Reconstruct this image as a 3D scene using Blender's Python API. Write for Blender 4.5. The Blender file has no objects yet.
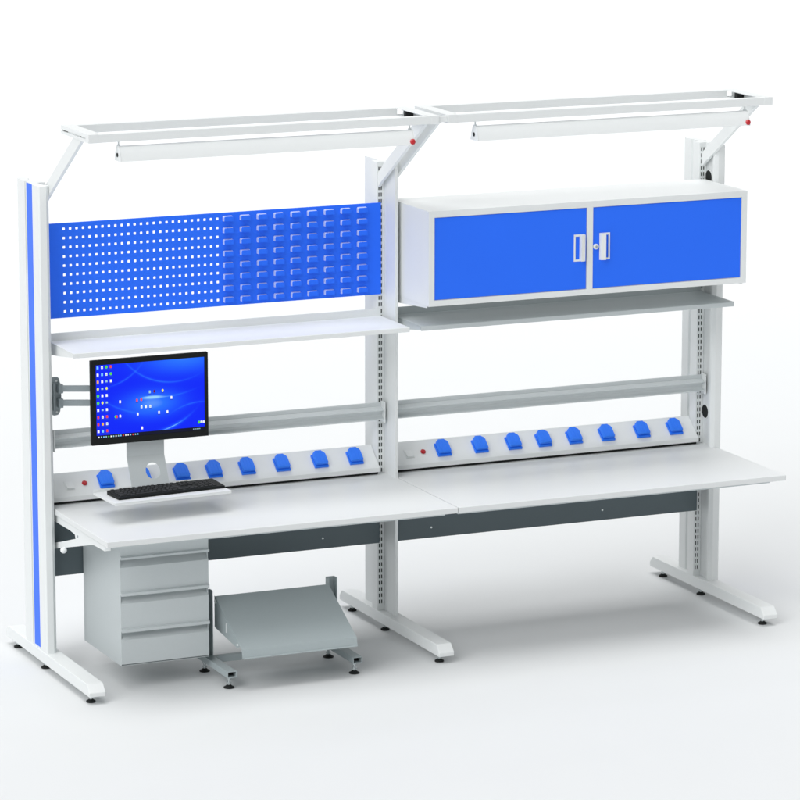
import bpy, bmesh, math
from mathutils import Vector, Matrix

# ------------------------------------------------------------------ basics
scene = bpy.context.scene
COL = scene.collection
W = 1.6787            # bay pitch: distance between two columns
R2D = math.radians


def new_mat(name, base, rough=0.5, metal=0.0, spec=0.3, bump=0.0, bump_scale=600.0, mottle=0.0, mottle_scale=30.0, emit=None):
    m = bpy.data.materials.new(name)
    m.use_nodes = True
    nt = m.node_tree
    b = nt.nodes['Principled BSDF']
    b.inputs['Base Color'].default_value = (*base, 1)
    b.inputs['Roughness'].default_value = rough
    b.inputs['Metallic'].default_value = metal
    b.inputs['Specular IOR Level'].default_value = spec
    tc = nt.nodes.new('ShaderNodeTexCoord')
    if mottle > 0:
        n = nt.nodes.new('ShaderNodeTexNoise')
        n.inputs['Scale'].default_value = mottle_scale
        n.inputs['Detail'].default_value = 4
        nt.links.new(tc.outputs['Object'], n.inputs['Vector'])
        mr = nt.nodes.new('ShaderNodeMapRange')
        mr.inputs['To Min'].default_value = 1 - mottle
        mr.inputs['To Max'].default_value = 1 + mottle
        nt.links.new(n.outputs['Fac'], mr.inputs['Value'])
        mx = nt.nodes.new('ShaderNodeVectorMath'); mx.operation = 'SCALE'
        mx.inputs[0].default_value = base
        nt.links.new(mr.outputs['Result'], mx.inputs['Scale'])
        nt.links.new(mx.outputs['Vector'], b.inputs['Base Color'])
        mr2 = nt.nodes.new('ShaderNodeMapRange')
        mr2.inputs['To Min'].default_value = max(0.02, rough - 0.06)
        mr2.inputs['To Max'].default_value = rough + 0.06
        nt.links.new(n.outputs['Fac'], mr2.inputs['Value'])
        nt.links.new(mr2.outputs['Result'], b.inputs['Roughness'])
    if bump > 0:
        n2 = nt.nodes.new('ShaderNodeTexNoise')
        n2.inputs['Scale'].default_value = bump_scale
        n2.inputs['Detail'].default_value = 2
        nt.links.new(tc.outputs['Object'], n2.inputs['Vector'])
        bp = nt.nodes.new('ShaderNodeBump')
        bp.inputs['Strength'].default_value = bump
        bp.inputs['Distance'].default_value = 0.001
        nt.links.new(n2.outputs['Fac'], bp.inputs['Height'])
        nt.links.new(bp.outputs['Normal'], b.inputs['Normal'])
    if emit:
        b.inputs['Emission Color'].default_value = (*emit, 1)
        b.inputs['Emission Strength'].default_value = 1.0
    return m


M = {}
M['white'] = new_mat('white_powder_coat', (0.80, 0.825, 0.825), 0.45, bump=0.10, bump_scale=420, mottle=0.012, mottle_scale=60)
M['top'] = new_mat('desktop_laminate', (0.735, 0.755, 0.757), 0.42, bump=0.05, bump_scale=500, mottle=0.02, mottle_scale=260)
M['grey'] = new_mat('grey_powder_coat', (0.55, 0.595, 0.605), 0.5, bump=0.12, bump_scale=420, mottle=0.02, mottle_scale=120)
M['rest'] = new_mat('footrest_grey_coat', (0.385, 0.44, 0.452), 0.5, bump=0.15, bump_scale=420, mottle=0.03, mottle_scale=160)
M['beam'] = new_mat('shade_darkened_coat', (0.10, 0.128, 0.140), 0.55, bump=0.15, bump_scale=420, mottle=0.04, mottle_scale=200)  # crossbeam colour darkened to carry the shade under the worktops
M['alu'] = new_mat('brushed_aluminium', (0.64, 0.68, 0.69), 0.45, metal=0.0, spec=0.4, bump=0.04, bump_scale=300, mottle=0.02, mottle_scale=40)
M['steel'] = new_mat('grey_cast_steel', (0.34, 0.39, 0.41), 0.45, metal=0.15, bump=0.1, bump_scale=200, mottle=0.05, mottle_scale=80)
M['blue'] = new_mat('blue_powder_coat', (0.022, 0.165, 1.0), 0.5, spec=0.2, bump=0.10, bump_scale=420, mottle=0.012, mottle_scale=60)
M['rim'] = new_mat('louvre_rim_highlight', (0.55, 0.62, 0.86), 0.4, spec=0.4)  # hood walls painted pale as a highlight on the blue coat
M['strip'] = new_mat('light_blue_strip', (0.030, 0.165, 0.92), 0.45, spec=0.25, bump=0.04)
M['plug'] = new_mat('blue_plastic', (0.028, 0.215, 1.0), 0.42, spec=0.35, bump=0.04, bump_scale=300)
M['dark'] = new_mat('dark_interior', (0.02, 0.022, 0.022), 0.8)
M['slot'] = new_mat('slot_shade_backing', (0.05, 0.055, 0.055), 0.8)  # backing strip coloured as the shade behind the slots
M['black'] = new_mat('black_plastic', (0.010, 0.012, 0.012), 0.5, spec=0.15, bump=0.1, bump_scale=500)
M['key'] = new_mat('black_keycap', (0.018, 0.02, 0.021), 0.5, spec=0.35)
M['rubber'] = new_mat('black_rubber', (0.012, 0.014, 0.014), 0.7, bump=0.1)
M['chrome'] = new_mat('zinc_steel', (0.50, 0.54, 0.55), 0.28, metal=1.0, mottle=0.05, mottle_scale=200)
M['red'] = new_mat('red_plastic', (0.50, 0.012, 0.02), 0.3, spec=0.5)
M['cream'] = new_mat('cream_gasket', (0.62, 0.62, 0.55), 0.6)
M['diffuser'] = new_mat('opal_diffuser', (0.85, 0.87, 0.87), 0.3)


class MB:
    """collects simple shapes in world coordinates, then links them as one mesh object"""

    def __init__(self):
        self.bm = bmesh.new()
        self.mi = 0

    def face(self, vs):
        f = self.bm.faces.new(vs)
        f.material_index = self.mi
        return f

    def box(self, x0, x1, y0, y1, z0, z1):
        c = [self.bm.verts.new((x, y, z)) for z in (z0, z1) for y in (y0, y1) for x in (x0, x1)]
        for q in ((0, 2, 3, 1), (4, 5, 7, 6), (0, 1, 5, 4), (2, 6, 7, 3), (0, 4, 6, 2), (1, 3, 7, 5)):
            self.face([c[i] for i in q])
        return self

    def prism(self, pts, axis, a, b):
        """polygon pts extruded along axis from a to b. axis 'x': pts are (y,z); 'y': (x,z); 'z': (x,y)"""
        def mk(p, t):
            return {'x': (t, p[0], p[1]), 'y': (p[0], t, p[1]), 'z': (p[0], p[1], t)}[axis]
        v0 = [self.bm.verts.new(mk(p, a)) for p in pts]
        v1 = [self.bm.verts.new(mk(p, b)) for p in pts]
        n = len(pts)
        self.face(v0[::-1]); self.face(v1)
        for i in range(n):
            self.face([v0[i], v0[(i + 1) % n], v1[(i + 1) % n], v1[i]])
        return self

    def ring_prism(self, outer, inner, axis, a, b):
        """polygon with one hole (same vertex count for outer and inner)"""
        def mk(p, t):
            return {'x': (t, p[0], p[1]), 'y': (p[0], t, p[1]), 'z': (p[0], p[1], t)}[axis]
        o0 = [self.bm.verts.new(mk(p, a)) for p in outer]; o1 = [self.bm.verts.new(mk(p, b)) for p in outer]
        i0 = [self.bm.verts.new(mk(p, a)) for p in inner]; i1 = [self.bm.verts.new(mk(p, b)) for p in inner]
        n = len(outer)
        for i in range(n):
            j = (i + 1) % n
            self.face([o0[i], o0[j], o1[j], o1[i]])
            self.face([i0[j], i0[i], i1[i], i1[j]])
            self.face([o0[j], o0[i], i0[i], i0[j]])
            self.face([o1[i], o1[j], i1[j], i1[i]])
        return self

    def cyl(self, c, axis, r, h, n=24, r2=None):
        """cylinder or cone from centre c along axis vector for length h"""
        d = Vector(axis).normalized()
        t = Vector((0, 0, 1)) if abs(d.z) < 0.9 else Vector((1, 0, 0))
        u = d.cross(t).normalized(); v = d.cross(u)
        r2 = r if r2 is None else r2
        c = Vector(c)
        a = [self.bm.verts.new(c + (u * math.cos(2 * math.pi * i / n) + v * math.sin(2 * math.pi * i / n)) * r) for i in range(n)]
        b = [self.bm.verts.new(c + d * h + (u * math.cos(2 * math.pi * i / n) + v * math.sin(2 * math.pi * i / n)) * r2) for i in range(n)]
        self.face(a); self.face(b[::-1])
        for i in range(n):
            self.face([a[(i + 1) % n], a[i], b[i], b[(i + 1) % n]])
        return self

    def hull(self, quads):
        """explicit loft: list of rings (same length), capped"""
        rings = [[self.bm.verts.new(p) for p in r] for r in quads]
        n = len(rings[0])
        self.face(rings[0][::-1]); self.face(rings[-1])
        for a, b in zip(rings, rings[1:]):
            for i in range(n):
                self.face([a[i], a[(i + 1) % n], b[(i + 1) % n], b[i]])
        return self

    def turn(self, deg, px, py):
        bmesh.ops.rotate(self.bm, verts=self.bm.verts[:], cent=(px, py, 0), matrix=Matrix.Rotation(R2D(deg), 3, 'Z'))
        return self

    def build(self, name, mats, parent=None, bevel=0.0, seg=2, smooth=35, keep_normals=False):
        if not keep_normals:
            bmesh.ops.recalc_face_normals(self.bm, faces=self.bm.faces[:])
        org = Vector((0, 0, 0))
        q = parent
        while q is not None:
            org += q.location
            q = q.parent
        bmesh.ops.translate(self.bm, verts=self.bm.verts[:], vec=-org)
        me = bpy.data.meshes.new(name)
        self.bm.to_mesh(me); self.bm.free()
        for m in (mats if isinstance(mats, (list, tuple)) else [mats]):
            me.materials.append(m)
        for p in me.polygons:
            p.use_smooth = True
        me.set_sharp_from_angle(angle=R2D(smooth))
        o = bpy.data.objects.new(name, me)
        COL.objects.link(o)
        o.parent = parent
        if bevel > 0:
            b = o.modifiers.new('edge', 'BEVEL')
            b.width = bevel; b.segments = seg; b.limit_method = 'ANGLE'; b.angle_limit = R2D(40)
            b.harden_normals = True
        return o


def tag(o, label, cat, group=None):
    o['label'] = label; o['category'] = cat
    if group: o['group'] = group
    return o


def thing(name, loc, label, cat, group=None):
    o = bpy.data.objects.new(name, None)
    o.empty_display_size = 0.1
    COL.objects.link(o)
    o.location = loc
    return tag(o, label, cat, group)


def copy_tree(o, parent=None, shift=None):
    c = o.copy()
    COL.objects.link(c)
    c.parent = parent
    if shift: c.location = Vector(c.location) + Vector(shift)
    for ch in list(o.children):
        copy_tree(ch, c)
    return c


def arc(cx, cy, r, a0, a1, n):
    return [(cx + r * math.cos(R2D(a0 + (a1 - a0) * i / n)), cy + r * math.sin(R2D(a0 + (a1 - a0) * i / n))) for i in range(n + 1)]


# ------------------------------------------------------------------ setting
m = M['floor'] = new_mat('studio_floor', (0.722, 0.738, 0.744), 0.6, spec=0.15, mottle=0.006, mottle_scale=3)
fb = MB()
v = [fb.bm.verts.new(p) for p in ((-90, -60, 0), (110, -60, 0), (110, 160, 0), (-90, 160, 0))]
fb.face(v)
fl = fb.build('floor', m, keep_normals=True)
fl['kind'] = 'structure'

# ------------------------------------------------------------------ workbench
bench = thing('workbench', (W, -1.03, 0), 'white double-bay steel workbench on three long feet with two white worktops', 'workbench')
ZF = 0.0891

# feet (each with three levelling pads)
def foot(cx):
    prof = [(-1.6133, 0.036), (-1.6133, 0.0547), (-1.5799, ZF), (-0.478, ZF), (-0.4487, 0.060), (-0.4487, 0.036)]
    f = MB().prism(prof, 'x', cx - 0.0378, cx + 0.0378).build('foot', M['white'], bench, bevel=0.003)
    for y in (-1.557, -0.94, -0.545):
        pb = MB()
        pb.mi = 0
        pb.cyl((cx - 0.012, y, 0.001), (0, 0, 1), 0.021, 0.006, 28)
        pb.cyl((cx - 0.012, y, 0.007), (0, 0, 1), 0.019, 0.007, 28, 0.010)
        pb.mi = 1
        pb.cyl((cx - 0.012, y, 0.014), (0, 0, 1), 0.0065, 0.0225, 16)
        pb.cyl((cx - 0.012, y, 0.020), (0, 0, 1), 0.0105, 0.008, 6)
        pb.build('levelling_pad', [M['rubber'], M['chrome']], f)
    return f


for i in range(3):
    foot(i * W)

ZT = 2.215


def slot_rail(parent, x0, x1, y, zs0, zs1):
    """steel strip with two rows of hook slots, real openings over a strip coloured as the shade inside"""
    b = MB()
    w = x1 - x0
    sw, pitch, sh = 0.0068, 0.0302, 0.0185
    c1, c2 = x0 + w * 0.27, x0 + w * 0.62
    t = 0.003
    for a, e in ((x0, c1 - sw / 2), (c1 + sw / 2, c2 - sw / 2), (c2 + sw / 2, x1)):
        b.box(a, e, y, y + t, zs0, zs1)
    n = int((zs1 - zs0) / pitch)
    for c in (c1, c2):
        z = zs0
        for k in range(n):
            zt = zs0 + k * pitch + (pitch - sh) 
            b.box(c - sw / 2, c + sw / 2, y + 0.0001, y + t - 0.0001, z, zt)
            z = zt + sh
        b.box(c - sw / 2, c + sw / 2, y + 0.0001, y + t - 0.0001, z, zs1)
    b.mi = 1
    b.box(x0 + 0.003, x1 - 0.003, y + t + 0.0006, y + t + 0.0016, zs0 + 0.004, zs1 - 0.004)
    return b.build('slot_rail', [M['white'], M['slot']], parent)


# end columns: extruded cover with rear box, inner plate and a chamfered front lip
def end_profile():
    p = [(-0.030, -1.030), (0.000, -1.030), (0.016, -1.014), (0.016, -1.004), (0.009, -1.000), (0.009, -0.992),
         (0.003, -0.985), (0.003, -0.965), (0.0, -0.960), (0.0, -0.903), (0.037, -0.903), (0.037, -0.840), (0.001, -0.840),
         (0.001, -0.772), (0.010, -0.768), (0.010, -0.702), (0.004, -0.697), (-0.010, -0.700), (-0.026, -0.713), (-0.034, -0.730), (-0.036, -0.745)]
    p += [(-0.036, -0.836), (-0.018, -0.8365), (-0.018, -0.8455), (-0.0345, -0.846),
          (-0.0345, -0.853), (-0.0315, -0.854), (-0.0315, -0.941), (-0.036, -0.942), (-0.036, -1.024)]
    return p


pl = end_profile()
cl = MB().prism(pl, 'z', ZF - 0.003, ZT).build('column', M['white'], bench, bevel=0.0012, seg=2)
cl['label'] = 'end column with a light blue strip down its outer side'
MB().box(-0.0312, -0.0342, -0.938, -0.857, 0.0975, ZT - 0.004).build('blue_strip', M['strip'], cl, bevel=0.001)
slot_rail(cl, 0.001, 0.037, -0.9078, 0.11, ZT - 0.02)

pr = [(2 * W - x, y) for x, y in pl][::-1]
cr = MB().prism(pr, 'z', ZF - 0.003, ZT).build('column', M['white'], bench, bevel=0.0012, seg=2)
MB().box(2 * W + 0.0312, 2 * W + 0.0342, -0.938, -0.857, 0.0975, ZT - 0.004).build('blue_strip', M['strip'], cr, bevel=0.001)
slot_rail(cr, 2 * W - 0.037, 2 * W - 0.001, -0.9078, 0.11, ZT - 0.02)
for z in (0.911, 2.052):
    g = MB()
    g.cyl((2 * W - 0.0035, -0.9385, z), (1, 0, 0), 0.0335, 0.0034, 32)
    g.mi = 1
    o2 = arc(-0.9385, z, 0.0355, 0, 360, 32)[:-1]; i2 = arc(-0.9385, z, 0.0325, 0, 360, 32)[:-1]
    g.ring_prism(o2, i2, 'x', 2 * W - 0.0048, 2 * W - 0.0002)
    g.build('cable_grommet', [M['rubber'], M['white']], cr)

# middle column: rear box, thin plate to the front, slot rails on both sides
pm = [(-0.002, -1.036), (0.012, -1.036), (0.012, -0.903), (0.040, -0.903), (0.040, -0.840), (0.012, -0.840), (0.012, -0.680),
      (-0.002, -0.680), (-0.002, -0.840), (-0.036, -0.840), (-0.036, -0.903), (-0.002, -0.903)]
cm = MB().prism([(W + x, y) for x, y in pm], 'z', ZF - 0.003, ZT).build('column', M['white'], bench, bevel=0.0012)
slot_rail(cm, W - 0.036, W - 0.003, -0.9078, 0.11, ZT - 0.02)
slot_rail(cm, W + 0.013, W + 0.040, -0.9078, 0.11, ZT - 0.02)

# worktops
ZD = 0.75
MB().box(0.020, 1.6895, -1.7115, -0.9095, ZD - 0.025, ZD).build('worktop', M['top'], bench, bevel=0.0022)
MB().box(1.6940, 3.3710, -1.7115, -0.9095, ZD - 0.025, ZD).build('worktop', M['top'], bench, bevel=0.0022)
# front rails tucked below the worktops
for a, b_ in ((0.062, 1.652), (1.716, 3.318)):
    MB().box(a, b_, -1.650, -1.612, 0.7045, 0.7235).build('front_rail', M['grey'], bench, bevel=0.0015)
# crossbeams
for a, b_ in ((0.038, W - 0.0375), (W + 0.013, 2 * W - 0.0385)):
    q = MB().box(a, b_, -0.936, -0.9085, 0.422, 0.7225)
    o = q.build('crossbeam', M['beam'], bench, bevel=0.002)
    for bx in ((1.905, 2.805) if a > 1 else (1.352,)):
        bb = MB()
        bb.cyl((bx, -0.9355, 0.472), (0, -1, 0), 0.0045, 0.003, 14)
        bb.build('bolt', M['white'], o)
# triangular cantilever bracket under the left end of the worktop
br = MB()
yo = [(-0.912, 0.7235), (-1.650, 0.7235), (-1.650, 0.697), (-1.497, 0.692), (-1.003, 0.567), (-0.912, 0.545)]
yi = [(-0.925, 0.686), (-1.18, 0.690), (-1.252, 0.686), (-1.262, 0.668), (-1.05, 0.607), (-0.925, 0.575)]
br.ring_prism(yo, yi, 'x', 0.030, 0.058)
br.build('cantilever_bracket', M['white'], bench, bevel=0.0015)
kb = MB()
bmesh.ops.create_uvsphere(kb.bm, u_segments=20, v_segments=12, radius=0.0150)
bmesh.ops.translate(kb.bm, verts=kb.bm.verts[:], vec=(0.026, -1.108, 0.583))
kb.build('bracket_knob', M['white'], bench)
kb = MB()
kb.cyl((0.0301, -1.295, 0.686), (-1, 0, 0), 0.005, 0.002, 14)
kb.build('bolt', M['steel'], bench)

# ------------------------------------------------------------------ overhead frames (aluminium tube frame on two raking arms)
FY0, FY1, FZ0, FZ1 = -1.567, -1.198, 2.468, 2.506
fr = thing('overhead_frame', (0.836, -1.38, FZ0), 'white rectangular overhead tube frame above the blue perforated panel', 'overhead frame', 'overhead tube frames')
fx0, fx1 = 0.015, 1.657
q = MB().box(fx0 + 0.0415, fx1 - 0.0415, FY0 + 0.001, FY0 + 0.038, FZ0 + 0.001, FZ1 - 0.001)
q.build('front_tube', M['white'], fr, bevel=0.0015)
MB().box(fx0 + 0.058, fx1 - 0.058, FY1 - 0.038, FY1, FZ0 + 0.001, FZ1 - 0.001).build('rear_tube', M['white'], fr, bevel=0.0015)
# end tubes: open channels towards the middle with a slot groove outside
def end_tube(s):
    # s=-1 left end, +1 right end
    b = MB()
    xo = fx0 if s < 0 else fx1
    def X(d): return xo - s * d
    t = 0.004
    prof = [(X(0), FZ0), (X(0), FZ0 + 0.014), (X(0.006), FZ0 + 0.014), (X(0.006), FZ1 - 0.018), (X(0), FZ1 - 0.018), (X(0), FZ1), (X(0.060), FZ1), (X(0.060), FZ1 - t),
            (X(0.014), FZ1 - t), (X(0.014), FZ0 + t), (X(0.060), FZ0 + t), (X(0.060), FZ0)]
    b.prism(prof, 'y', FY0 + 0.040, FY1)
    # front corner cap
    b.box(min(X(0), X(0.0425)), max(X(0), X(0.0425)), FY0, FY0 + 0.0395, FZ0, FZ1)
    b.mi = 1
    g0, g1 = sorted((X(0.0042), X(0.0055)))
    b.box(g0, g1, FY1 - 0.085, FY1 - 0.012, FZ0 + 0.0155, FZ1 - 0.0195)
    b.box(g0, g1, FY0 + 0.105, FY0 + 0.128, FZ0 + 0.0155, FZ1 - 0.0195)
    # added dark block that stands in for the shaded inside of the channel
    h0, h1 = sorted((X(0.0145), X(0.052)))
    b.box(h0, h1, FY1 - 0.120, FY1 - 0.098, FZ0 + t + 0.0005, FZ1 - t - 0.0005)
    return b.build('end_tube', [M['white'], M['dark']], fr, bevel=0.0012)


end_tube(-1); end_tube(1)
def arm(xa, xb):
    lo = lambda y: 2.122 + 0.665 * (-0.937 - y)
    hi = lambda y: 2.247 + 0.665 * (-1.02 - y)
    pts = [(-0.908, 2.098), (-0.940, lo(-0.940)), (-1.462, FZ0 - 0.0006), (-1.352, FZ0 - 0.0006), (-0.985, hi(-0.985)), (-0.908, 2.165)]
    return MB().prism(pts, 'x', xa, xb).build('arm', M['white'], fr, bevel=0.0015)


arm(0.0175, 0.034)
arm(W - 0.034, W - 0.0180)
fr2 = copy_tree(fr, None, (1.685, 0, 0))
fr2['label'] = 'white rectangular overhead tube frame above the two-door wall cabinet'
MB().box(1.6575, 1.6995, FY0 + 0.006, FY0 + 0.034, FZ0 + 0.006, FZ1 - 0.006).build('frame_coupler', M['white'], fr2, bevel=0.001)

# ------------------------------------------------------------------ lamps
lx0, lx1, ly = 0.152, 1.532, -1.547
lamp = thing('strip_lamp', (0.842, ly, 2.384), 'long white strip lamp hanging under the overhead frame above the monitor', 'lamp', 'strip lamps under the overhead frames')
hp = [(-0.010, 2.4475), (0.010, 2.4475), (0.0165, 2.442), (0.0300, 2.417), (0.0395, 2.384), (0.0365, 2.384), (0.0275, 2.4150), (0.0140, 2.4385), (-0.0140, 2.4385), (-0.0275, 2.4150), (-0.0365, 2.384), (-0.0395, 2.384), (-0.0300, 2.417), (-0.0165, 2.442)]
MB().prism([(ly + a, z) for a, z in hp], 'x', lx0 + 0.004, lx1 - 0.004).build('lamp_housing', M['white'], lamp, bevel=0.0006, seg=1)
MB().box(lx0 + 0.006, lx1 - 0.006, ly - 0.033, ly + 0.033, 2.390, 2.394).build('diffuser', M['diffuser'], lamp)
ep = [(-0.010, 2.449), (0.010, 2.449), (0.018, 2.443), (0.0315, 2.417), (0.0415, 2.3825), (-0.0415, 2.3825), (-0.0315, 2.417), (-0.018, 2.443)]
for a in (lx0, lx1 - 0.0035):
    MB().prism([(ly + p0, z) for p0, z in ep], 'x', a, a + 0.0035).build('end_cap', M['white'], lamp, bevel=0.0008, seg=1)
sk = MB().cyl((lx0 + 0.0002, ly, 2.410), (-1, 0, 0), 0.009, 0.003, 18)
sk.build('cable_inlet', M['black'], lamp)
for a in (lx0 + 0.005, lx1 - 0.010):
    h = MB()
    h.cyl((a, ly, 2.4475), (0, 0, 1), 0.0032, 0.0225, 12)
    h.cyl((a, ly, 2.4475), (0, 0, 1), 0.0075, 0.006, 12)
    h.build('hanger', M['alu'], lamp)
sw = MB()
yb = ly - 0.0362
sw.cyl((lx1 - 0.011, yb + 0.002, 2.398), (0, -1, 0.15), 0.0125, 0.005, 22)
sw.cyl((lx1 - 0.011, yb - 0.003, 2.3985), (0, -1, 0.15), 0.0125, 0.004, 22, 0.008)
sw.build('switch', M['red'], lamp)
lamp2 = copy_tree(lamp, None, (1.685, 0, 0))
lamp2['label'] = 'long white strip lamp hanging under the overhead frame above the two-door cabinet'

# ------------------------------------------------------------------ perforated / louvred panel
px0, px1, pz0, pz1 = 0.050, 1.6565, 1.601, 2.026
py = -0.9145
pb = MB()
hx = [0.1175 + i * 0.03052 for i in range(25)]
hz = [1.6285 + i * 0.04145 for i in range(10)]
def octa(cx, cz, r):
    a, b = r * 0.93, r * 0.68          # square opening with clipped corners
    return [(cx + u, cz + w) for u, w in ((a, b), (b, a), (-b, a), (-a, b), (-a, -b), (-b, -a), (b, -a), (a, -b))]
cw, ch = 0.03052, 0.04145
gx0, gx1 = hx[0] - cw / 2, hx[-1] + cw / 2
gz0, gz1 = hz[0] - ch / 2, hz[-1] + ch / 2
T = 0.0015
def sheet(a, b, c, d):
    if b - a > 1e-5 and d - c > 1e-5:
        vs = [pb.bm.verts.new(p) for p in ((a, py, c), (b, py, c), (b, py, d), (a, py, d))]
        pb.face(vs)
sheet(px0, gx0, pz0, pz1); sheet(gx1, px1, pz0, pz1); sheet(gx0, gx1, pz0, gz0); sheet(gx0, gx1, gz1, pz1)
for x in hx:
    for z in hz:
        a, b_, c, d = x - cw / 2, x + cw / 2, z - ch / 2, z + ch / 2
        r = 0.0062
        ov = [pb.bm.verts.new((X_, py, Z_)) for X_, Z_ in ((b_, z + 0.004), (x + 0.004, d), (x - 0.004, d), (a, z + 0.004), (a, z - 0.004), (x - 0.004, c), (x + 0.004, c), (b_, z - 0.004))]
        cv = [pb.bm.verts.new((X_, py, Z_)) for X_, Z_ in ((b_, d), (a, d), (a, c), (b_, c))]
        iv = [pb.bm.verts.new((X_, py, Z_)) for X_, Z_ in octa(x, z, r)]
        bv = [pb.bm.verts.new((X_, py + T, Z_)) for X_, Z_ in octa(x, z, r)]
        for k in range(8):
            j = (k + 1) % 8
            pb.face([ov[k], ov[j], iv[j], iv[k]])
            pb.face([iv[k], iv[j], bv[j], bv[k]])
        for k, cc in ((0, 0), (2, 1), (4, 2), (6, 3)):
            pb.face([ov[k], cv[cc], ov[(k + 1) % 8]])
# folded rims
pb.box(px0, px1, py, py + 0.010, pz1, pz1 + 0.0015)
pb.box(px0, px1, py, py + 0.010, pz0 - 0.0015, pz0)
pb.box(px0 - 0.0015, px0, py, py + 0.010, pz0 - 0.0015, pz1 + 0.0015)
pb.box(px1, px1 + 0.0015, py, py + 0.010, pz0 - 0.0015, pz1 + 0.0015)
panel = thing('perforated_board', (0.853, py, pz0), 'blue steel board, small square holes on one half and rows of louvres on the other', 'tool board')
pb.build('perforated_sheet', M['blue'], panel)
# louvres: pressed hoods, open underneath, one mesh with the sheet's surface pattern
def louvre(x0, zt):
    lb = MB()
    x1 = x0 + 0.0485; zb = zt - 0.0235
    yr, yf = py - 0.0004, py - 0.0200
    r = 0.0060
    def outline(ins, y):
        a, b_, c, d = x0 + ins, x1 - ins, zb, zt - ins
        return [(X_, y, Z_) for X_, Z_ in [(a, c), (b_, c)] + arc(b_ - r, d - r, r, 0, 90, 4) + arc(a + r, d - r, r, 90, 180, 4)]
    o1, o2, o3 = outline(0, yr), outline(0.0016, yf + 0.0012), outline(0.0028, yf)
    i1, i3 = outline(0.0024, yr), outline(0.0042, yf + 0.0020)
    rings = [[lb.bm.verts.new(p) for p in q] for q in (o1, o2, o3)]
    inn = [[lb.bm.verts.new(p) for p in q] for q in (i1, i3)]
    n = len(o1)
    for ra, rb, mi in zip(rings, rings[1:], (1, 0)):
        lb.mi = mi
        for k in range(1, n):       # k=0 is the open underside
            lb.face([ra[k], ra[(k + 1) % n], rb[(k + 1) % n], rb[k]])
    lb.mi = 0
    lb.face(rings[-1])
    for k in range(1, n):
        lb.face([inn[0][(k + 1) % n], inn[0][k], inn[1][k], inn[1][(k + 1) % n]])
    lb.face(inn[1][::-1])
    lb.face([rings[2][1], rings[2][0], inn[1][0], inn[1][1]])
    return lb.build('louvre', [M['blue'], M['rim']], panel, smooth=25)


first = louvre(0.8755, 2.0135)
for i in range(9):
    for j in range(8):
        if i or j:
            c = first.copy(); COL.objects.link(c); c.parent = panel
            c.location = (i * 0.08265, 0, -j * 0.05325)

# ------------------------------------------------------------------ shelves
def shelf_parts(root, x0, x1, mat):
    z = 1.4975
    prof = [(-0.909, 1.5325), (-0.911, 1.5325), (-0.911, z), (-1.2395, z), (-1.2415, z - 0.002), (-1.2415, 1.4765), (-1.2345, 1.4745), (-1.2345, 1.4765), (-1.2395, 1.478), (-1.2395, z - 0.002), (-0.909, z - 0.002)]
    MB().prism(prof, 'x', x0, x1).build('shelf_board', mat, root, bevel=0.0005, seg=1)
    for a in (x0 + 0.004, x1 - 0.008):
        bp = [(-0.9065, z - 0.0035), (-1.225, z - 0.0035), (-1.225, z - 0.020), (-1.05, 1.452), (-0.9065, 1.436)]
        MB().prism(bp, 'x', a, a + 0.004).build('shelf_bracket', mat, root, bevel=0.0008, seg=1)


sh1 = thing('shelf', (0.85, -1.07, 1.4365), 'plain white steel shelf with a raised back edge below the blue tool panel', 'shelf', 'steel shelves')
shelf_parts(sh1, 0.040, 1.6585, M['white'])
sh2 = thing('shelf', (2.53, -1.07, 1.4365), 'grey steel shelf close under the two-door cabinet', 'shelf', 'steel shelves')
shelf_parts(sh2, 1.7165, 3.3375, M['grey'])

# ------------------------------------------------------------------ aluminium tool rails
def rail_parts(root, x0, x1):
    prof = [(-0.909, 1.090), (-0.915, 1.090), (-0.917, 1.088), (-0.917, 1.0715), (-0.9500, 1.0615), (-0.952, 1.0595), (-0.951, 1.0555), (-0.930, 1.0490), (-0.9255, 1.036), (-0.930, 1.0265), (-0.951, 1.0185), (-0.951, 1.0125), (-0.936, 1.0105), (-0.909, 1.0105)]
    MB().prism(prof, 'x', x0, x1).build('rail_profile', M['alu'], root, bevel=0.0006, seg=1)
    for a in (x0 - 0.006, x1):
        b = MB().box(a, a + 0.006, -0.956, -0.9088, 0.998, 1.0965)
        b.build('rail_bracket', M['white'], root, bevel=0.0015)


r1 = thing('tool_rail', (0.85, -0.925, 0.998), 'grey aluminium hanging rail running behind the monitor', 'tool rail', 'aluminium tool rails')
rail_parts(r1, 0.047, W - 0.022)
r2 = thing('tool_rail', (2.52, -0.925, 0.998), 'grey aluminium hanging rail between cabinet shelf and socket strip', 'tool rail', 'aluminium tool rails')
rail_parts(r2, W + 0.030, 2 * W - 0.014)

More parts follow.
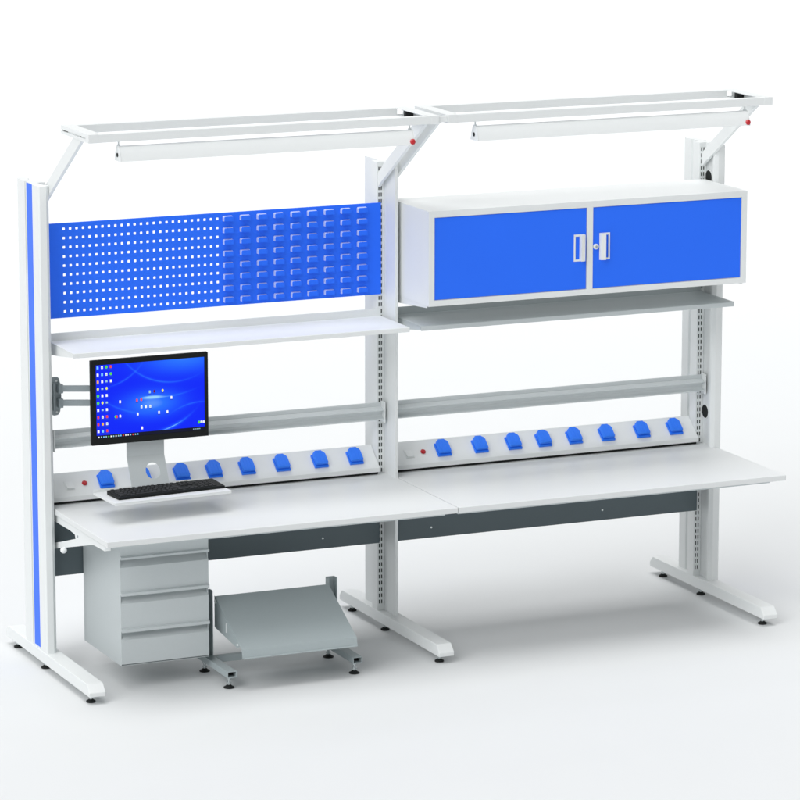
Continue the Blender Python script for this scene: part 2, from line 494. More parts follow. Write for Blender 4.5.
# ------------------------------------------------------------------ socket strips
def socket_strip(x0, x1, dx, label, second=0.497):
    root = thing('socket_strip', (0.84 + dx, -0.90, 0.7505), label, 'socket strip', 'white socket strips')
    prof = [(-0.940, 0.763), (-0.940, 0.7845), (-0.835, 0.8725), (-0.829, 0.8725), (-0.829, 0.763)]
    MB().prism(prof, 'x', x0 + dx, x1 + dx).build('housing', M['white'], root, bevel=0.0018)
    MB().box(x0 + dx + 0.004, x1 + dx - 0.004, -0.925, -0.840, 0.7506, 0.7625).build('gap_shade_filler', M['dark'], root)  # dark filler put in for the shade of the gap under the housing
    p0 = Vector((0, -0.940, 0.7845)); p1 = Vector((0, -0.835, 0.8725))
    s = (p1 - p0).normalized(); n = Vector((0, -s.z, s.y)); L = (p1 - p0).length
    mid = p0 + s * (L * 0.515)

    def fr(c, u, v_, w):   # local: along x, up the slope, out of the slope
        return c + Vector((u, 0, 0)) + s * v_ + n * w
    K = 1.16
    for off in (0.305, second, 0.672, 0.830, 0.993, 1.166, 1.356, 1.533):
        c = mid + Vector((off + dx, 0, 0))
        b = MB()
        o = [(-0.030, -0.036), (0.030, -0.036), (0.030, 0.028), (-0.030, 0.028)]
        b.hull([[fr(c, K * u, K * v_, 0.0004) for u, v_ in o], [fr(c, K * u * 0.99, K * v_ * 0.99, 0.011) for u, v_ in o]])
        so = b.build('socket', M['plug'], root, bevel=0.002)
        l = MB()
        out = [(-0.024, -0.030), (0.024, -0.030), (0.0275, -0.024), (0.0275, 0.018), (0.0235, 0.028), (0.015, 0.034), (0.0135, 0.038), (-0.0135, 0.038), (-0.015, 0.034), (-0.0235, 0.028), (-0.0275, 0.018), (-0.0275, -0.024)]
        l.hull([[fr(c, K * u, K * v_, 0.0165) for u, v_ in out], [fr(c, K * u, K * v_, 0.0245) for u, v_ in out], [fr(c, K * u * 0.93, K * v_ * 0.94, 0.0280) for u, v_ in out]])
        l.hull([[fr(c, K * u, K * v_, 0.0110) for u, v_ in ((-0.022, 0.0), (0.022, 0.0), (0.022, 0.026), (-0.022, 0.026))], [fr(c, K * u, K * v_, 0.0168) for u, v_ in ((-0.022, 0.0), (0.022, 0.0), (0.022, 0.026), (-0.022, 0.026))]])
        for u in (-0.013, 0.0, 0.013):
            r = [(u - 0.0022, -0.023), (u + 0.0022, -0.023), (u + 0.0022, 0.031), (u - 0.0022, 0.031)]
            l.hull([[fr(c, K * a, K * v_, 0.0279) for a, v_ in r], [fr(c, K * a, K * v_ * 0.97, 0.0295) for a, v_ in r]])
        l.build('lid', M['plug'], so, bevel=0.001)
    c = mid + Vector((0.205 + dx, 0, 0)) + s * -0.003
    i = MB()
    i.cyl(fr(c, 0, 0, 0.0003), n, 0.0125, 0.004, 24)
    i.cyl(fr(c, 0, 0, 0.0043), n, 0.0105, 0.006, 24, 0.007)
    i.build('indicator_light', M['red'], root)
    c = mid + Vector((0.132 + dx, 0, 0)) + s * -0.008
    w = MB()
    o = [(-0.022, -0.024), (0.022, -0.024), (0.022, 0.024), (-0.022, 0.024)]
    ii = [(-0.018, -0.020), (0.018, -0.020), (0.018, 0.020), (-0.018, 0.020)]
    w.hull([[fr(c, u, v_, 0.0003) for u, v_ in o], [fr(c, u, v_, 0.0025) for u, v_ in o]])
    w.hull([[fr(c, u, v_, 0.0024) for u, v_ in ii], [fr(c, u, v_, 0.0030 if v_ > 0 else 0.0085) for u, v_ in ii]])
    w.build('rocker_switch', M['white'], root, bevel=0.0006, seg=1)
    return root


socket_strip(0.038, W - 0.0375, 0, 'white sloping socket strip with eight blue sockets standing behind the keyboard', 0.484)
socket_strip(0.014, W - 0.0375, W, 'white sloping socket strip with eight blue sockets under the grey rail of the cabinet side')

# ------------------------------------------------------------------ two-door cabinet
cx0, cx1, cz0, cz1, cyf, cyr = 1.709, 3.344, 1.604, 2.040, -1.340, -0.910
cab = thing('wall_cabinet', (2.526, -1.12, cz0), 'white steel wall cabinet with two closed blue doors', 'cabinet')
t = 0.0285
b = MB()
b.box(cx0, cx0 + t, cyf, cyr, cz0, cz1)
b.box(cx1 - t, cx1, cyf, cyr, cz0, cz1)
b.box(cx0 + t, cx1 - t, cyf, cyr, cz1 - t, cz1)
b.box(cx0 + t, cx1 - t, cyf, cyr, cz0, cz0 + 0.0265)
b.box(cx0 + t, cx1 - t, cyr - 0.002, cyr, cz0 + 0.0265, cz1 - t)
b.box(2.508, 2.538, cyf, cyf + 0.05, cz0 + 0.0265, cz1 - t)
bo = b
bmesh.ops.remove_doubles(bo.bm, verts=bo.bm.verts[:], dist=1e-6)
bo.build('cabinet_body', M['white'], cab)
for a, e in ((cx0 + t, 2.508), (2.538, cx1 - t)):
    g = 0.0022
    d0, d1 = cz0 + 0.0265 + g, cz1 - t - g
    door = MB().box(a + g, e - g, cyf + 0.0035, cyf + 0.020, d0, d1).build('door', M['blue'], cab, bevel=0.0012)
    gk = MB().ring_prism([(a + 0.0003, d0 - g + 0.0003), (e - 0.0003, d0 - g + 0.0003), (e - 0.0003, d1 + g - 0.0003), (a + 0.0003, d1 + g - 0.0003)], [(a + g, d0), (e - g, d0), (e - g, d1), (a + g, d1)], 'y', cyf + 0.006, cyf + 0.012)
    gk.build('door_seal', M['cream'], door)
    left = a < 2
    # bow handle: base frame with a window, wide grip standing out
    hx0, hx1 = (2.441, 2.496) if left else (2.572, 2.626)
    hz0, hz1 = 1.7635, 1.889
    h = MB()
    wx0, wx1 = (hx0 + 0.008, hx0 + 0.029) if left else (hx1 - 0.027, hx1 - 0.008)
    yh = cyf + 0.003
    h.ring_prism([(hx0, hz0), (hx1, hz0), (hx1, hz1), (hx0, hz1)], [(wx0, hz0 + 0.009), (wx1, hz0 + 0.009), (wx1, hz1 - 0.010), (wx0, hz1 - 0.010)], 'y', yh - 0.004, yh)
    if left:
        gp = [(wx1 + 0.001, yh - 0.004), (hx1 - 0.0005, yh - 0.004), (hx1 - 0.003, yh - 0.018), (wx1 + 0.001, yh - 0.022)]
    else:
        gp = [(hx0 + 0.0005, yh - 0.004), (wx0 - 0.001, yh - 0.004), (wx0 - 0.001, yh - 0.022), (hx0 + 0.003, yh - 0.018)]
    h.prism(gp, 'z', hz0 + 0.001, hz1 - 0.001)
    h.build('handle', M['white'], door, bevel=0.001)
    if not left:
        l = MB()
        l.cyl((2.5535, cyf + 0.0034, 1.827), (0, -1, 0), 0.0130, 0.008, 28)
        l.cyl((2.5535, cyf - 0.0046, 1.827), (0, -1, 0), 0.0130, 0.002, 28, 0.0105)
        l.mi = 1
        l.cyl((2.5535, cyf - 0.0066, 1.827), (0, -1, 0), 0.0055, 0.001, 18)
        l.build('lock', [M['white'], M['steel']], door)
# support arms under the cabinet
for a in (cx0 + 0.002, cx1 - 0.007):
    MB().prism([(-0.908, cz0 - 0.0006), (-1.310, cz0 - 0.0006), (-1.310, cz0 - 0.010), (-0.96, cz0 - 0.038), (-0.908, cz0 - 0.045)], 'x', a, a + 0.005).build('support_arm', M['white'], cab, bevel=0.0008, seg=1)

# ------------------------------------------------------------------ monitor arm with keyboard tray
ma = thing('monitor_mount', (0.06, -0.93, 0.838), 'grey double-bar monitor arm with a steel back plate carrying a keyboard tray', 'monitor mount')
b = MB()
bz0, bz1 = 1.160, 1.336
out = [(0.044, bz0 + 0.006), (0.052, bz0), (0.072, bz0 + 0.002), (0.082, bz0 + 0.016), (0.088, bz0 + 0.050), (0.089, 1.248), (0.087, bz1 - 0.044), (0.080, bz1 - 0.010), (0.074, bz1 - 0.001), (0.050, bz1), (0.044, bz1 - 0.004)]
b.prism(out, 'y', -0.928, -0.917)
b.box(0.066, 0.087, -0.962, -0.9285, 1.266, 1.306)
b.box(0.066, 0.087, -0.962, -0.9285, 1.200, 1.241)
b.box(0.047, 0.053, -0.945, -0.9285, 1.185, 1.312)
b.mi = 1
for z in (bz1 - 0.017, bz0 + 0.016):
    b.cyl((0.066, -0.9275, z), (0, -1, 0), 0.0052, 0.003, 16)
b.build('wall_bracket', [M['steel'], M['white']], ma, bevel=0.0015)
for z in (1.273, 1.2075):
    d = Vector((0.36, -0.155, 0)).normalized(); nrm = Vector((-d.y, d.x, 0)) * 0.009
    a0 = Vector((0.076, -0.948, z)); a1 = a0 + d * 0.41
    ring = lambda p, e: [tuple(p + nrm), tuple(p - nrm), tuple(p - nrm + Vector((0, 0, e))), tuple(p + nrm + Vector((0, 0, e)))]
    MB().hull([ring(a0, 0.027), ring(a1, 0.027)]).build('arm_bar', M['steel'], ma, bevel=0.003)
MB().box(0.405, 0.455, -1.098, -1.085, 1.16, 1.34).build('mount_plate', M['steel'], ma, bevel=0.002)
# back plate: straight, then leaning forward, with a round opening
b = MB()
tk = 0.004
yA, yB = -1.112, -1.176
xa0, xa1 = 0.330, 0.508
for k in range(1):
    b.hull([[(xa0, yA, 1.16), (xa1, yA, 1.16), (xa1, yA + tk, 1.16), (xa0, yA + tk, 1.16)],
            [(xa0, yA, 0.983), (xa1, yA, 0.983), (xa1, yA + tk, 0.983), (xa0, yA + tk, 0.983)]])
zA, zB = 0.9829, 0.8545
def lean(x, z):
    f = (zA - z) / (zA - zB)
    return (x, yA + (yB - yA) * f, z)
hc = (0.442, 0.917); hr = 0.0345
N = 32
ins, outr = [], []
cnr = (xa0, xa1, zB, zA)
for k in range(N):
    a = 2 * math.pi * k / N + math.pi / N
    dx_, dz_ = math.cos(a), math.sin(a)
    ins.append((hc[0] + hr * dx_, hc[1] + hr * dz_))
    tx = ((xa1 - hc[0]) / dx_) if dx_ > 0 else ((xa0 - hc[0]) / dx_)
    tz = ((zA - hc[1]) / dz_) if dz_ > 0 else ((zB - hc[1]) / dz_)
    tt = min(tx, tz)
    outr.append([hc[0] + tt * dx_, hc[1] + tt * dz_])
for cxn, czn in ((xa0, zA), (xa1, zA), (xa0, zB), (xa1, zB)):
    best = min(outr, key=lambda p: (p[0] - cxn) ** 2 + (p[1] - czn) ** 2)
    best[0], best[1] = cxn, czn
fo = [b.bm.verts.new(lean(*p)) for p in outr]; fi = [b.bm.verts.new(lean(*p)) for p in ins]
def off(p): return (p[0], p[1] + tk, p[2] + 0.0005)
go = [b.bm.verts.new(off(lean(*p))) for p in outr]; gi = [b.bm.verts.new(off(lean(*p))) for p in ins]
for k in range(N):
    j = (k + 1) % N
    b.face([fo[k], fo[j], fi[j], fi[k]]); b.face([go[j], go[k], gi[k], gi[j]])
    b.face([fi[k], fi[j], gi[j], gi[k]]); b.face([fo[j], fo[k], go[k], go[j]])
b.build('back_plate', M['grey'], ma)
ty0, ty1, tx0, tx1, tz = -1.422, -1.178, 0.1610, 0.7270, 0.850
b = MB()
b.box(tx0, tx1, ty0, ty1, tz - 0.004, tz)
b.box(tx0, tx1, ty0, ty0 + 0.004, tz - 0.013, tz - 0.0041)
b.box(tx0, tx1, ty1 - 0.004, ty1, tz + 0.0001, tz + 0.012)
b.box(tx0, tx0 + 0.003, ty0 + 0.0045, ty1, tz - 0.010, tz - 0.0041)
b.box(tx1 - 0.003, tx1, ty0 + 0.0045, ty1, tz - 0.010, tz - 0.0041)
b.turn(3.7, tx0, ty0)
b.build('keyboard_tray', M['white'], ma, bevel=0.0008, seg=1)

# ------------------------------------------------------------------ keyboard
kx0, kx1, ky0, ky1, kz = 0.197, 0.718, -1.374, -1.243, 0.8505
kbd = thing('keyboard', ((kx0 + kx1) / 2, (ky0 + ky1) / 2, kz), 'black full-size computer keyboard lying on the white tray', 'keyboard')
b = MB()
b.prism([(ky0, kz), (ky0, kz + 0.012), (ky1, kz + 0.020), (ky1, kz)], 'x', kx0, kx1)
b.turn(4.8, kx0, ky0)
b.build('keyboard_case', M['black'], kbd, bevel=0.003)
b = MB()
kp = 0.0206
def ztop(y): return kz + 0.012 + 0.008 * (y - ky0) / (ky1 - ky0)
def key(x, y, w, h=0.0150):
    z = ztop(y)
    g = 0.0012; sh = 0.0022
    o = [(x + g, y - h / 2), (x + w - g, y - h / 2), (x + w - g, y + h / 2), (x + g, y + h / 2)]
    i = [(x + g + sh, y - h / 2 + sh), (x + w - g - sh, y - h / 2 + sh), (x + w - g - sh, y + h / 2 - sh), (x + g + sh, y + h / 2 - sh)]
    b.hull([[(p, q_, ztop(q_) - 0.001) for p, q_ in o], [(p, q_, ztop(q_) + 0.0042) for p, q_ in i]])
rows = [[1, -1, 1, 1, 1, 1, -.5, 1, 1, 1, 1, -.5, 1, 1, 1, 1], [1] * 13 + [2], [1.5] + [1] * 12 + [1.5], [1.75] + [1] * 11 + [2.25], [2.25] + [1] * 10 + [2.75], [1.25, 1.25, 1.25, 6.25, 1.25, 1.25, 1.25, 1.25]]
for ri, row in enumerate(rows):
    y = ky1 - 0.014 - ri * 0.0190 - (0.003 if ri else 0)
    x = kx0 + 0.012
    for w in row:
        if w > 0: key(x, y, w * kp)
        x += abs(w) * kp
    xn = kx0 + 0.012 + 15 * kp + 0.012
    if ri in (0, 1, 2):
        for k in range(3): key(xn + k * kp, y, kp)
    elif ri == 4: key(xn + kp, y, kp)
    elif ri == 5:
        for k in range(3): key(xn + k * kp, y, kp)
    xk = xn + 3 * kp + 0.010
    if ri > 0:
        for k in range(4): key(xk + k * kp, y, kp)
b.turn(4.8, kx0, ky0)
b.build('keycaps', M['key'], kbd)

# ------------------------------------------------------------------ monitor
mx0, mx1, mz0, mz1, my = 0.153, 0.7085, 1.056, 1.4405, -1.150
mon = thing('monitor', ((mx0 + mx1) / 2, my, mz0), 'black-framed flat monitor showing a blue desktop with small icons', 'monitor')
b = MB()
b.prism([(mx0, mz0), (mx1, mz0), (mx1, mz1), (mx0, mz1)], 'y', my + 0.006, my + 0.022)
b.prism([(mx0 + 0.06, mz0 + 0.05), (mx1 - 0.06, mz0 + 0.05), (mx1 - 0.06, mz1 - 0.05), (mx0 + 0.06, mz1 - 0.05)], 'y', my + 0.0225, my + 0.036)
b.build('back_shell', M['black'], mon, bevel=0.003)
sx0, sx1, sz0, sz1 = 0.1765, 0.6915, 1.0845, 1.4185
MB().ring_prism([(mx0, mz0), (mx1, mz0), (mx1, mz1), (mx0, mz1)], [(sx0, sz0), (sx1, sz0), (sx1, sz1), (sx0, sz1)], 'y', my, my + 0.0055).build('bezel', M['black'], mon, bevel=0.0012)

# screen: emissive wallpaper by nodes, icons and task bar as faces of the same mesh
def emis(name, col, s=1.0):
    mm = bpy.data.materials.new(name); mm.use_nodes = True
    nt = mm.node_tree; bs = nt.nodes['Principled BSDF']
    bs.inputs['Base Color'].default_value = (0.004, 0.004, 0.005, 1); bs.inputs['Roughness'].default_value = 0.3; bs.inputs['Specular IOR Level'].default_value = 0.08
    bs.inputs['Emission Color'].default_value = (*col, 1); bs.inputs['Emission Strength'].default_value = s
    return mm


def screen_mat(sw_, sh_):
    mm = bpy.data.materials.new('screen_wallpaper'); mm.use_nodes = True
    nt = mm.node_tree; N_ = nt.nodes; Lk = nt.links
    bs = N_['Principled BSDF']
    bs.inputs['Base Color'].default_value = (0.002, 0.002, 0.004, 1); bs.inputs['Roughness'].default_value = 0.25; bs.inputs['Specular IOR Level'].default_value = 0.08
    tc = N_.new('ShaderNodeTexCoord'); sp = N_.new('ShaderNodeSeparateXYZ')
    Lk.new(tc.outputs['Object'], sp.inputs[0])
    def math_(op, a, b=None, c=None):
        n = N_.new('ShaderNodeMath'); n.operation = op
        for i, q in enumerate((a, b, c)):
            if q is None: continue
            if isinstance(q, (int, float)): n.inputs[i].default_value = q
            else: Lk.new(q, n.inputs[i])
        return n.outputs[0]
    u = math_('DIVIDE', sp.outputs['X'], sw_)                  # -.5 .. .5
    v_ = math_('DIVIDE', math_('SUBTRACT', sp.outputs['Z'], (sz0 + sz1) / 2 - mz0), sw_)    # about -.325 .. .325
    def gauss(cx, cz, rx, rz):
        a = math_('POWER', math_('DIVIDE', math_('SUBTRACT', u, cx), rx), 2.0)
        c = math_('POWER', math_('DIVIDE', math_('SUBTRACT', v_, cz), rz), 2.0)
        return math_('EXPONENT', math_('MULTIPLY', math_('ADD', a, c), -1.0))
    def arc_(cx, cz, r, w, mu, mw, squash=1.0):
        a = math_('POWER', math_('SUBTRACT', u, cx), 2.0)
        c = math_('POWER', math_('MULTIPLY', math_('SUBTRACT', v_, cz), squash), 2.0)
        d = math_('ABSOLUTE', math_('SUBTRACT', math_('SQRT', math_('ADD', a, c)), r))
        line = math_('EXPONENT', math_('MULTIPLY', math_('DIVIDE', d, w), -1.0))
        mask = math_('EXPONENT', math_('MULTIPLY', math_('POWER', math_('DIVIDE', math_('SUBTRACT', u, mu), mw), 2.0), -1.0))
        return math_('MULTIPLY', line, mask)
    glow = math_('MULTIPLY', gauss(0.02, -0.05, 0.23, 0.10), 0.62)
    glow = math_('ADD', glow, math_('MULTIPLY', gauss(0.02, 0.005, 0.085, 0.012), 0.75))
    glow = math_('ADD', glow, math_('MULTIPLY', gauss(0.32, 0.34, 0.34, 0.12), 0.55))
    lines = math_('MULTIPLY', arc_(0.22, 0.70, 0.575, 0.0055, 0.05, 0.28), 0.45)
    lines = math_('ADD', lines, math_('MULTIPLY', arc_(-0.02, 0.33, 0.64, 0.007, 0.20, 0.13), 0.95))
    lines = math_('ADD', lines, math_('MULTIPLY', arc_(0.48, -0.62, 0.55, 0.005, 0.38, 0.14), 0.35))
    lines = math_('ADD', lines, math_('MULTIPLY', arc_(-0.46, 0.62, 0.50, 0.005, -0.22, 0.13), 0.35))
    lines = math_('ADD', lines, math_('MULTIPLY', arc_(0.05, 0.70, 0.84, 0.006, -0.26, 0.17), 0.28))
    lines = math_('ADD', lines, math_('MULTIPLY', arc_(0.12, 0.95, 0.95, 0.005, 0.22, 0.14), 0.35))
    tot = math_('MINIMUM', math_('ADD', glow, lines), 1.0)
    ramp = N_.new('ShaderNodeValToRGB')
    e = ramp.color_ramp.elements
    e[0].position = 0; e[0].color = (0.002, 0.018, 0.88, 1)
    e[1].position = 1; e[1].color = (0.30, 0.62, 1.0, 1)
    k = ramp.color_ramp.elements.new(0.5); k.color = (0.018, 0.155, 1.0, 1)
    Lk.new(tot, ramp.inputs[0])
    Lk.new(ramp.outputs[0], bs.inputs['Emission Color'])
    bs.inputs['Emission Strength'].default_value = 0.93
    return mm


sw_, sh_ = sx1 - sx0, sz1 - sz0
icol = {'w': (0.85, 0.86, 0.83), 'b': (0.18, 0.55, 0.95), 'g': (0.10, 0.62, 0.06), 'y': (0.80, 0.80, 0.10), 'r': (0.75, 0.06, 0.03), 'o': (0.85, 0.42, 0.03), 'd': (0.12, 0.01, 0.02), 'k': (0.004, 0.005, 0.02), 't': (0.32, 0.55, 0.62), 's': (0.02, 0.06, 0.45)}
mats = [screen_mat(sw_, sh_)] + [emis('icon_' + n, c) for n, c in (('white', icol['w']), ('blue', icol['b']), ('green', icol['g']), ('yellow', icol['y']), ('red', icol['r']), ('orange', icol['o']), ('maroon', icol['d']), ('taskbar', icol['k']), ('teal', icol['t']), ('caption', icol['s']))]
idx = {c: i + 1 for i, c in enumerate('wbgyrodkts')}
b = MB()
ys = my + 0.0032
def rect(a, c, b_, d, y, mi):
    b.mi = mi
    b.face([b.bm.verts.new(p) for p in ((a, y, c), (b_, y, c), (b_, y, d), (a, y, d))])
rect(sx0 + 0.0002, sz0 + 0.0002, sx1 - 0.0002, sz1 - 0.0002, ys, 0)
rect(sx0 + 0.0002, sz0 + 0.0002, sx1 - 0.0002, sz0 + 0.0155, ys - 0.0006, idx['k'])
def ic(px_, pyy, c, cap=True, w=11, h=17):
    uu = (px_ - 72) / 672.0
    vv = (pyy - (112 - 44 * uu)) / 455.0
    x = sx0 + uu * sw_; z = sz1 - vv * sh_
    s1 = sw_ / 672.0
    rnd = c in 'gyd'
    wx, hz_ = w * s1, h * sh_ / 455.0
    yi_ = ys - (0.0012 if vv > 0.95 else 0.0006)
    pts = [(-.5, -.5), (.5, -.5), (.5, .3), (.3, .5), (-.5, .5)] if not rnd else [(0.55 * math.cos(R2D(30 * k)), 0.55 * math.sin(R2D(30 * k))) for k in range(12)]
    b.mi = idx[c]
    b.face([b.bm.verts.new((x + p * wx, yi_, z + q_ * hz_)) for p, q_ in pts])
    if c == 'w' and vv < 0.95 and (int(px_) + int(pyy)) % 3 == 0:
        b.mi = idx['t']
        b.face([b.bm.verts.new((x + p * wx * 0.7, ys - 0.0009, z - hz_ * .1 + q_ * hz_ * 0.35)) for p, q_ in ((-.5, -.5), (.5, -.5), (.5, .5), (-.5, .5))])
    if cap:
        rect(x - wx * 0.8, z - hz_ * 0.95, x + wx * 0.8, z - hz_ * 0.72, ys - 0.0006, idx['s'])
grid = ['bwgr', 'wbwg', 'owtw', 'yty', 'gww', 'gyt', 'wtw', 'rwr', 'row', 'wbr']
for r, row in enumerate(grid):
    for c, ch in enumerate(row):
        ic(84 + 26.8 * c, 127 + 43.7 * r - 2.2 * c, ch, h=17 if ch != 't' else 12, w=12 if ch not in 'g' else 15)
for x, y, ch in ((219, 338, 'w'), (323, 331, 'r'), (350, 327, 'r'), (403, 280, 't'), (431, 277, 'd'), (483, 273, 'y'), (537, 317, 'w'), (351, 372, 'w'), (378, 371, 'w'), (405, 369, 'w'), (327, 416, 'w'), (459, 408, 'w'), (511, 405, 'w'), (190, 430, 'g'), (198, 430, 'r'), (219, 427, 'w'), (353, 503, 'w')):
    ic(x, y, ch)
ic(708, 475, 'g', False, 15, 17); ic(724, 473, 'w', False, 14, 15); ic(738, 472, 'w', False, 9, 15)
for k, ch in enumerate('wtbtgwtwtbrwwtrtb'):
    px_ = 86 + k * 15
    ic(px_, 112 - 44 * (px_ - 72) / 672.0 + 0.9775 * 455, ch, False, 7, 9)
for k in range(6):
    px_ = 672 + k * 8
    ic(px_, 112 - 44 * (px_ - 72) / 672.0 + 0.9775 * 455, 't', False, 4, 6)
b.build('screen', mats, mon, keep_normals=True)

# ------------------------------------------------------------------ drawer unit
dx0, dx1, dyf, dyr, dz0, dz1 = 0.1735, 0.588, -1.440, -0.945, 0.111, 0.7025
dr = thing('drawer_unit', (0.38, -1.19, dz0), 'grey steel drawer unit with three drawers hanging under the worktop', 'drawer unit')
b = MB()
b.box(dx0, dx0 + 0.003, dyf, dyr, dz0, dz1)
b.box(dx1 - 0.003, dx1, dyf, dyr, dz0, dz1)
b.box(dx0 + 0.0031, dx1 - 0.0031, dyf + 0.002, dyr, dz0 + 0.001, dz0 + 0.004)
b.box(dx0 + 0.0031, dx1 - 0.0031, dyr - 0.003, dyr, dz0 + 0.0041, dz1)
b.box(dx0 + 0.0031, dx1 - 0.0031, dyf + 0.002, dyr - 0.0031, dz1 - 0.003, dz1 - 0.0001)
b.build('carcass', M['grey'], dr, bevel=0.0008, seg=1)
MB().box(dx0 + 0.10, dx1 - 0.10, -1.35, -1.05, dz1, 0.7245).build('hanger_block', M['grey'], dr)
# top fascia with hooked lip, then three drawers whose upper edge is raked back as a finger pull
def fascia(z0, z1, pull):
    q = MB()
    yf = dyf - 0.004
    lip = 0.0
    if pull:
        prof = [(dyf + 0.028, z1), (dyf + 0.028, z1 - 0.004), (yf, z1 - 0.036), (yf, z0 + 0.016), (yf - 0.0130, z0 + 0.012), (yf - 0.0130, z0 - 0.001), (yf - 0.0105, z0 - 0.002), (yf + 0.002, z0 + 0.009), (dyf + 0.036, z0 + 0.009), (dyf + 0.036, z1)]
    else:
        prof = [(yf, z1), (yf, z0 + 0.013), (yf - 0.0130, z0 + 0.009), (yf - 0.0130, z0 - 0.001), (yf - 0.0105, z0 - 0.002), (yf + 0.002, z0 + 0.006), (dyf + 0.020, z0 + 0.006), (dyf + 0.020, z1)]
    q.prism(prof, 'x', dx0 - 0.0005 if True else dx0, dx1 + 0.001)
    return q


fascia(0.600, dz1 - 0.004, False).build('fascia', M['grey'], dr, bevel=0.0008, seg=1)
fascia(0.4345, 0.597, True).build('drawer', M['grey'], dr, bevel=0.0008, seg=1)
fascia(0.2685, 0.432, True).build('drawer', M['grey'], dr, bevel=0.0008, seg=1)
q = MB()
yf = dyf - 0.004
q.prism([(dyf + 0.028, 0.266), (dyf + 0.028, 0.262), (yf, 0.230), (yf, 0.121), (yf + 0.002, 0.119), (dyf + 0.036, 0.119), (dyf + 0.036, 0.266)], 'x', dx0 - 0.0005, dx1 + 0.001)
q.build('drawer', M['grey'], dr, bevel=0.0008, seg=1)

# ------------------------------------------------------------------ footrest
ft = thing('footrest', (0.93, -1.45, 0), 'grey steel footrest with a tilted board on two tube legs', 'footrest')
def hollow(x0, x1, z0, z1, y0, y1, name):
    t = 0.004
    q = MB()
    q.ring_prism([(x0, z0), (x1, z0), (x1, z1), (x0, z1)], [(x0 + t, z0 + t), (x1 - t, z0 + t), (x1 - t, z1 - t), (x0 + t, z1 - t)], 'y', y0, y1)
    q.mi = 1
    q.box(x0 + t + 0.0002, x1 - t - 0.0002, y0 + 0.035, y0 + 0.037, z0 + t + 0.0002, z1 - t - 0.0002)
    return q.build(name, [M['rest'], M['dark']], ft, bevel=0.001, seg=1)


for x0 in (0.606, 1.212):
    hollow(x0, x0 + 0.045, 0.0545, 0.0845, -1.622, -1.245, 'leg_tube')
    for y in (-1.585, -1.283):
        q = MB()
        xc = x0 + 0.021
        q.cyl((xc, y, 0.001), (0, 0, 1), 0.024, 0.004, 28)
        q.cyl((xc, y, 0.005), (0, 0, 1), 0.021, 0.010, 28, 0.009)
        q.mi = 1
        q.cyl((xc, y, 0.015), (0, 0, 1), 0.0065, 0.040, 16)
        q.cyl((xc, y, 0.020), (0, 0, 1), 0.0115, 0.009, 6)
        q.cyl((xc, y, 0.041), (0, 0, 1), 0.0105, 0.007, 6)
        q.build('levelling_pad', [M['rubber'], M['chrome']], ft)
    # upright channel open to the front
    q = MB()
    t = 0.004
    q.box(x0 + 0.001, x0 + 0.001 + t, -1.336, -1.300, 0.0848, 0.386)
    q.box(x0 + 0.044 - t, x0 + 0.044, -1.336, -1.300, 0.0848, 0.386)
    q.box(x0 + 0.001 + t + 0.0001, x0 + 0.044 - t - 0.0001, -1.300 - t, -1.300 - 0.0002, 0.0848, 0.3858)
    q.build('upright', M['rest'], ft, bevel=0.0008, seg=1)
MB().box(0.6512, 1.2118, -1.352, -1.322, 0.040 + 0.0145, 0.0835).build('cross_tube', M['rest'], ft, bevel=0.0015)
bx0, bx1 = 0.656, 1.2095
th = 0.002
prof = [(-1.345, 0.362), (-1.672, 0.191), (-1.679, 0.156), (-1.687, 0.1545), (-1.6875, 0.1520), (-1.677, 0.1520), (-1.670, 0.189), (-1.345, 0.3598)]
MB().prism(prof, 'x', bx0, bx1).build('foot_board', M['rest'], ft, bevel=0.0007, seg=1, smooth=12)
for a in (bx0 + 0.0001, bx1 - 0.0022):
    sp_ = [(-1.338, 0.3625), (-1.345, 0.3590), (-1.640, 0.2055), (-1.640, 0.196), (-1.612, 0.187), (-1.345, 0.216), (-1.338, 0.222)]
    q = MB().prism(sp_, 'x', a, a + 0.002)
    q.build('side_flange', M['rest'], ft)
    # tilt slot and pivot bolts
    q = MB()
    if a < 1:
        q.box(a - 0.0012, a - 0.0002, -1.487, -1.480, 0.225, 0.268)
        q.build('tilt_slot', M['white'], ft)
        for yy, zz, rr in ((-1.622, 0.203, 0.006), (-1.352, 0.338, 0.009)):
            q = MB().cyl((a - 0.0002, yy, zz), (-1, 0, 0), rr, 0.003, 14)
            q.build('tilt_bolt', M['white'], ft)

# ------------------------------------------------------------------ light
world = bpy.data.worlds.new('World')
scene.world = world
world.use_nodes = True
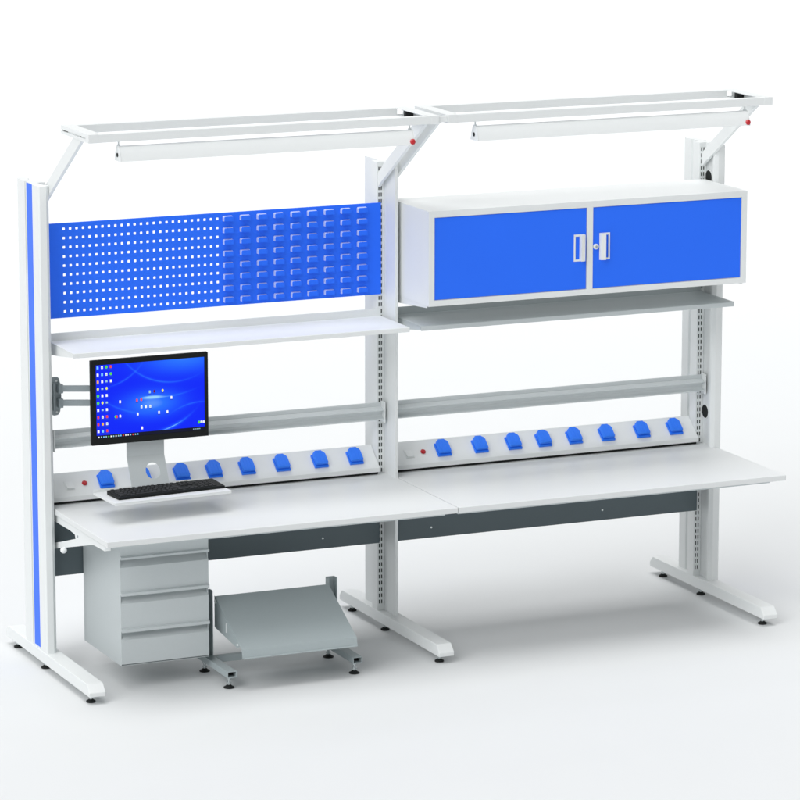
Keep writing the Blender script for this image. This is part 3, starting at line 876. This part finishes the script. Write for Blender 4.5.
# white studio surround: bright at the level of the far floor, dimmer overhead
wn = world.node_tree
bg = wn.nodes['Background']
wt = wn.nodes.new('ShaderNodeTexCoord'); ws = wn.nodes.new('ShaderNodeSeparateXYZ')
wr = wn.nodes.new('ShaderNodeMapRange'); wr.interpolation_type = 'SMOOTHSTEP'
wr.inputs['From Min'].default_value = 0.08; wr.inputs['From Max'].default_value = 0.26
wr.inputs['To Min'].default_value = 0.80; wr.inputs['To Max'].default_value = 0.15
wn.links.new(wt.outputs['Generated'], ws.inputs[0]); wn.links.new(ws.outputs['Z'], wr.inputs['Value'])
wn.links.new(wr.outputs['Result'], bg.inputs['Strength'])
bg.inputs['Color'].default_value = (0.98, 0.99, 1.0, 1)


def sun(name, d, strength, angle, col=(1, 1, 1)):
    l = bpy.data.lights.new(name, 'SUN')
    l.energy = strength; l.angle = R2D(angle); l.color = col
    o = bpy.data.objects.new(name, l)
    COL.objects.link(o)
    o.rotation_euler = Vector(d).to_track_quat('-Z', 'Y').to_euler()
    return o


sun('overhead_softbox', (0.06, 0.0, -1), 1.85, 46)
sun('side_softbox', (0.74, 0.46, -0.66), 1.40, 40)
# large unseen fill light added over the floor behind the bench: it whitens the far floor
al = bpy.data.lights.new('background_fill', 'AREA')
al.shape = 'RECTANGLE'; al.size = 64; al.size_y = 34; al.energy = 3600
ao = bpy.data.objects.new('background_fill', al)
COL.objects.link(ao); ao.location = (12, 25, 11)

# ------------------------------------------------------------------ camera
az, pit = R2D(23.7601), R2D(11.3794)
cam = bpy.data.cameras.new('camera')
cam.sensor_fit = 'HORIZONTAL'; cam.sensor_width = 36.0
cam.lens = 36.0 * 3878.81 / 800.0
cam.clip_start = 0.5; cam.clip_end = 600
co = bpy.data.objects.new('camera', cam)
COL.objects.link(co)
F = Vector((math.sin(az) * math.cos(pit), math.cos(az) * math.cos(pit), -math.sin(pit)))
Rt = Vector((math.cos(az), -math.sin(az), 0)); U = Rt.cross(F)
mt = Matrix(((Rt.x, U.x, -F.x), (Rt.y, U.y, -F.y), (Rt.z, U.z, -F.z))).to_4x4()
mt.translation = Vector((-5.3937, -17.151, 4.6621))
co.matrix_world = mt
scene.camera = co

scene.view_settings.view_transform = 'Standard'
scene.view_settings.look = 'None'
scene.view_settings.exposure = 0.22
scene.view_settings.gamma = 1
scene.render.engine = 'CYCLES'
scene.cycles.use_denoising = True
scene.cycles.max_bounces = 8
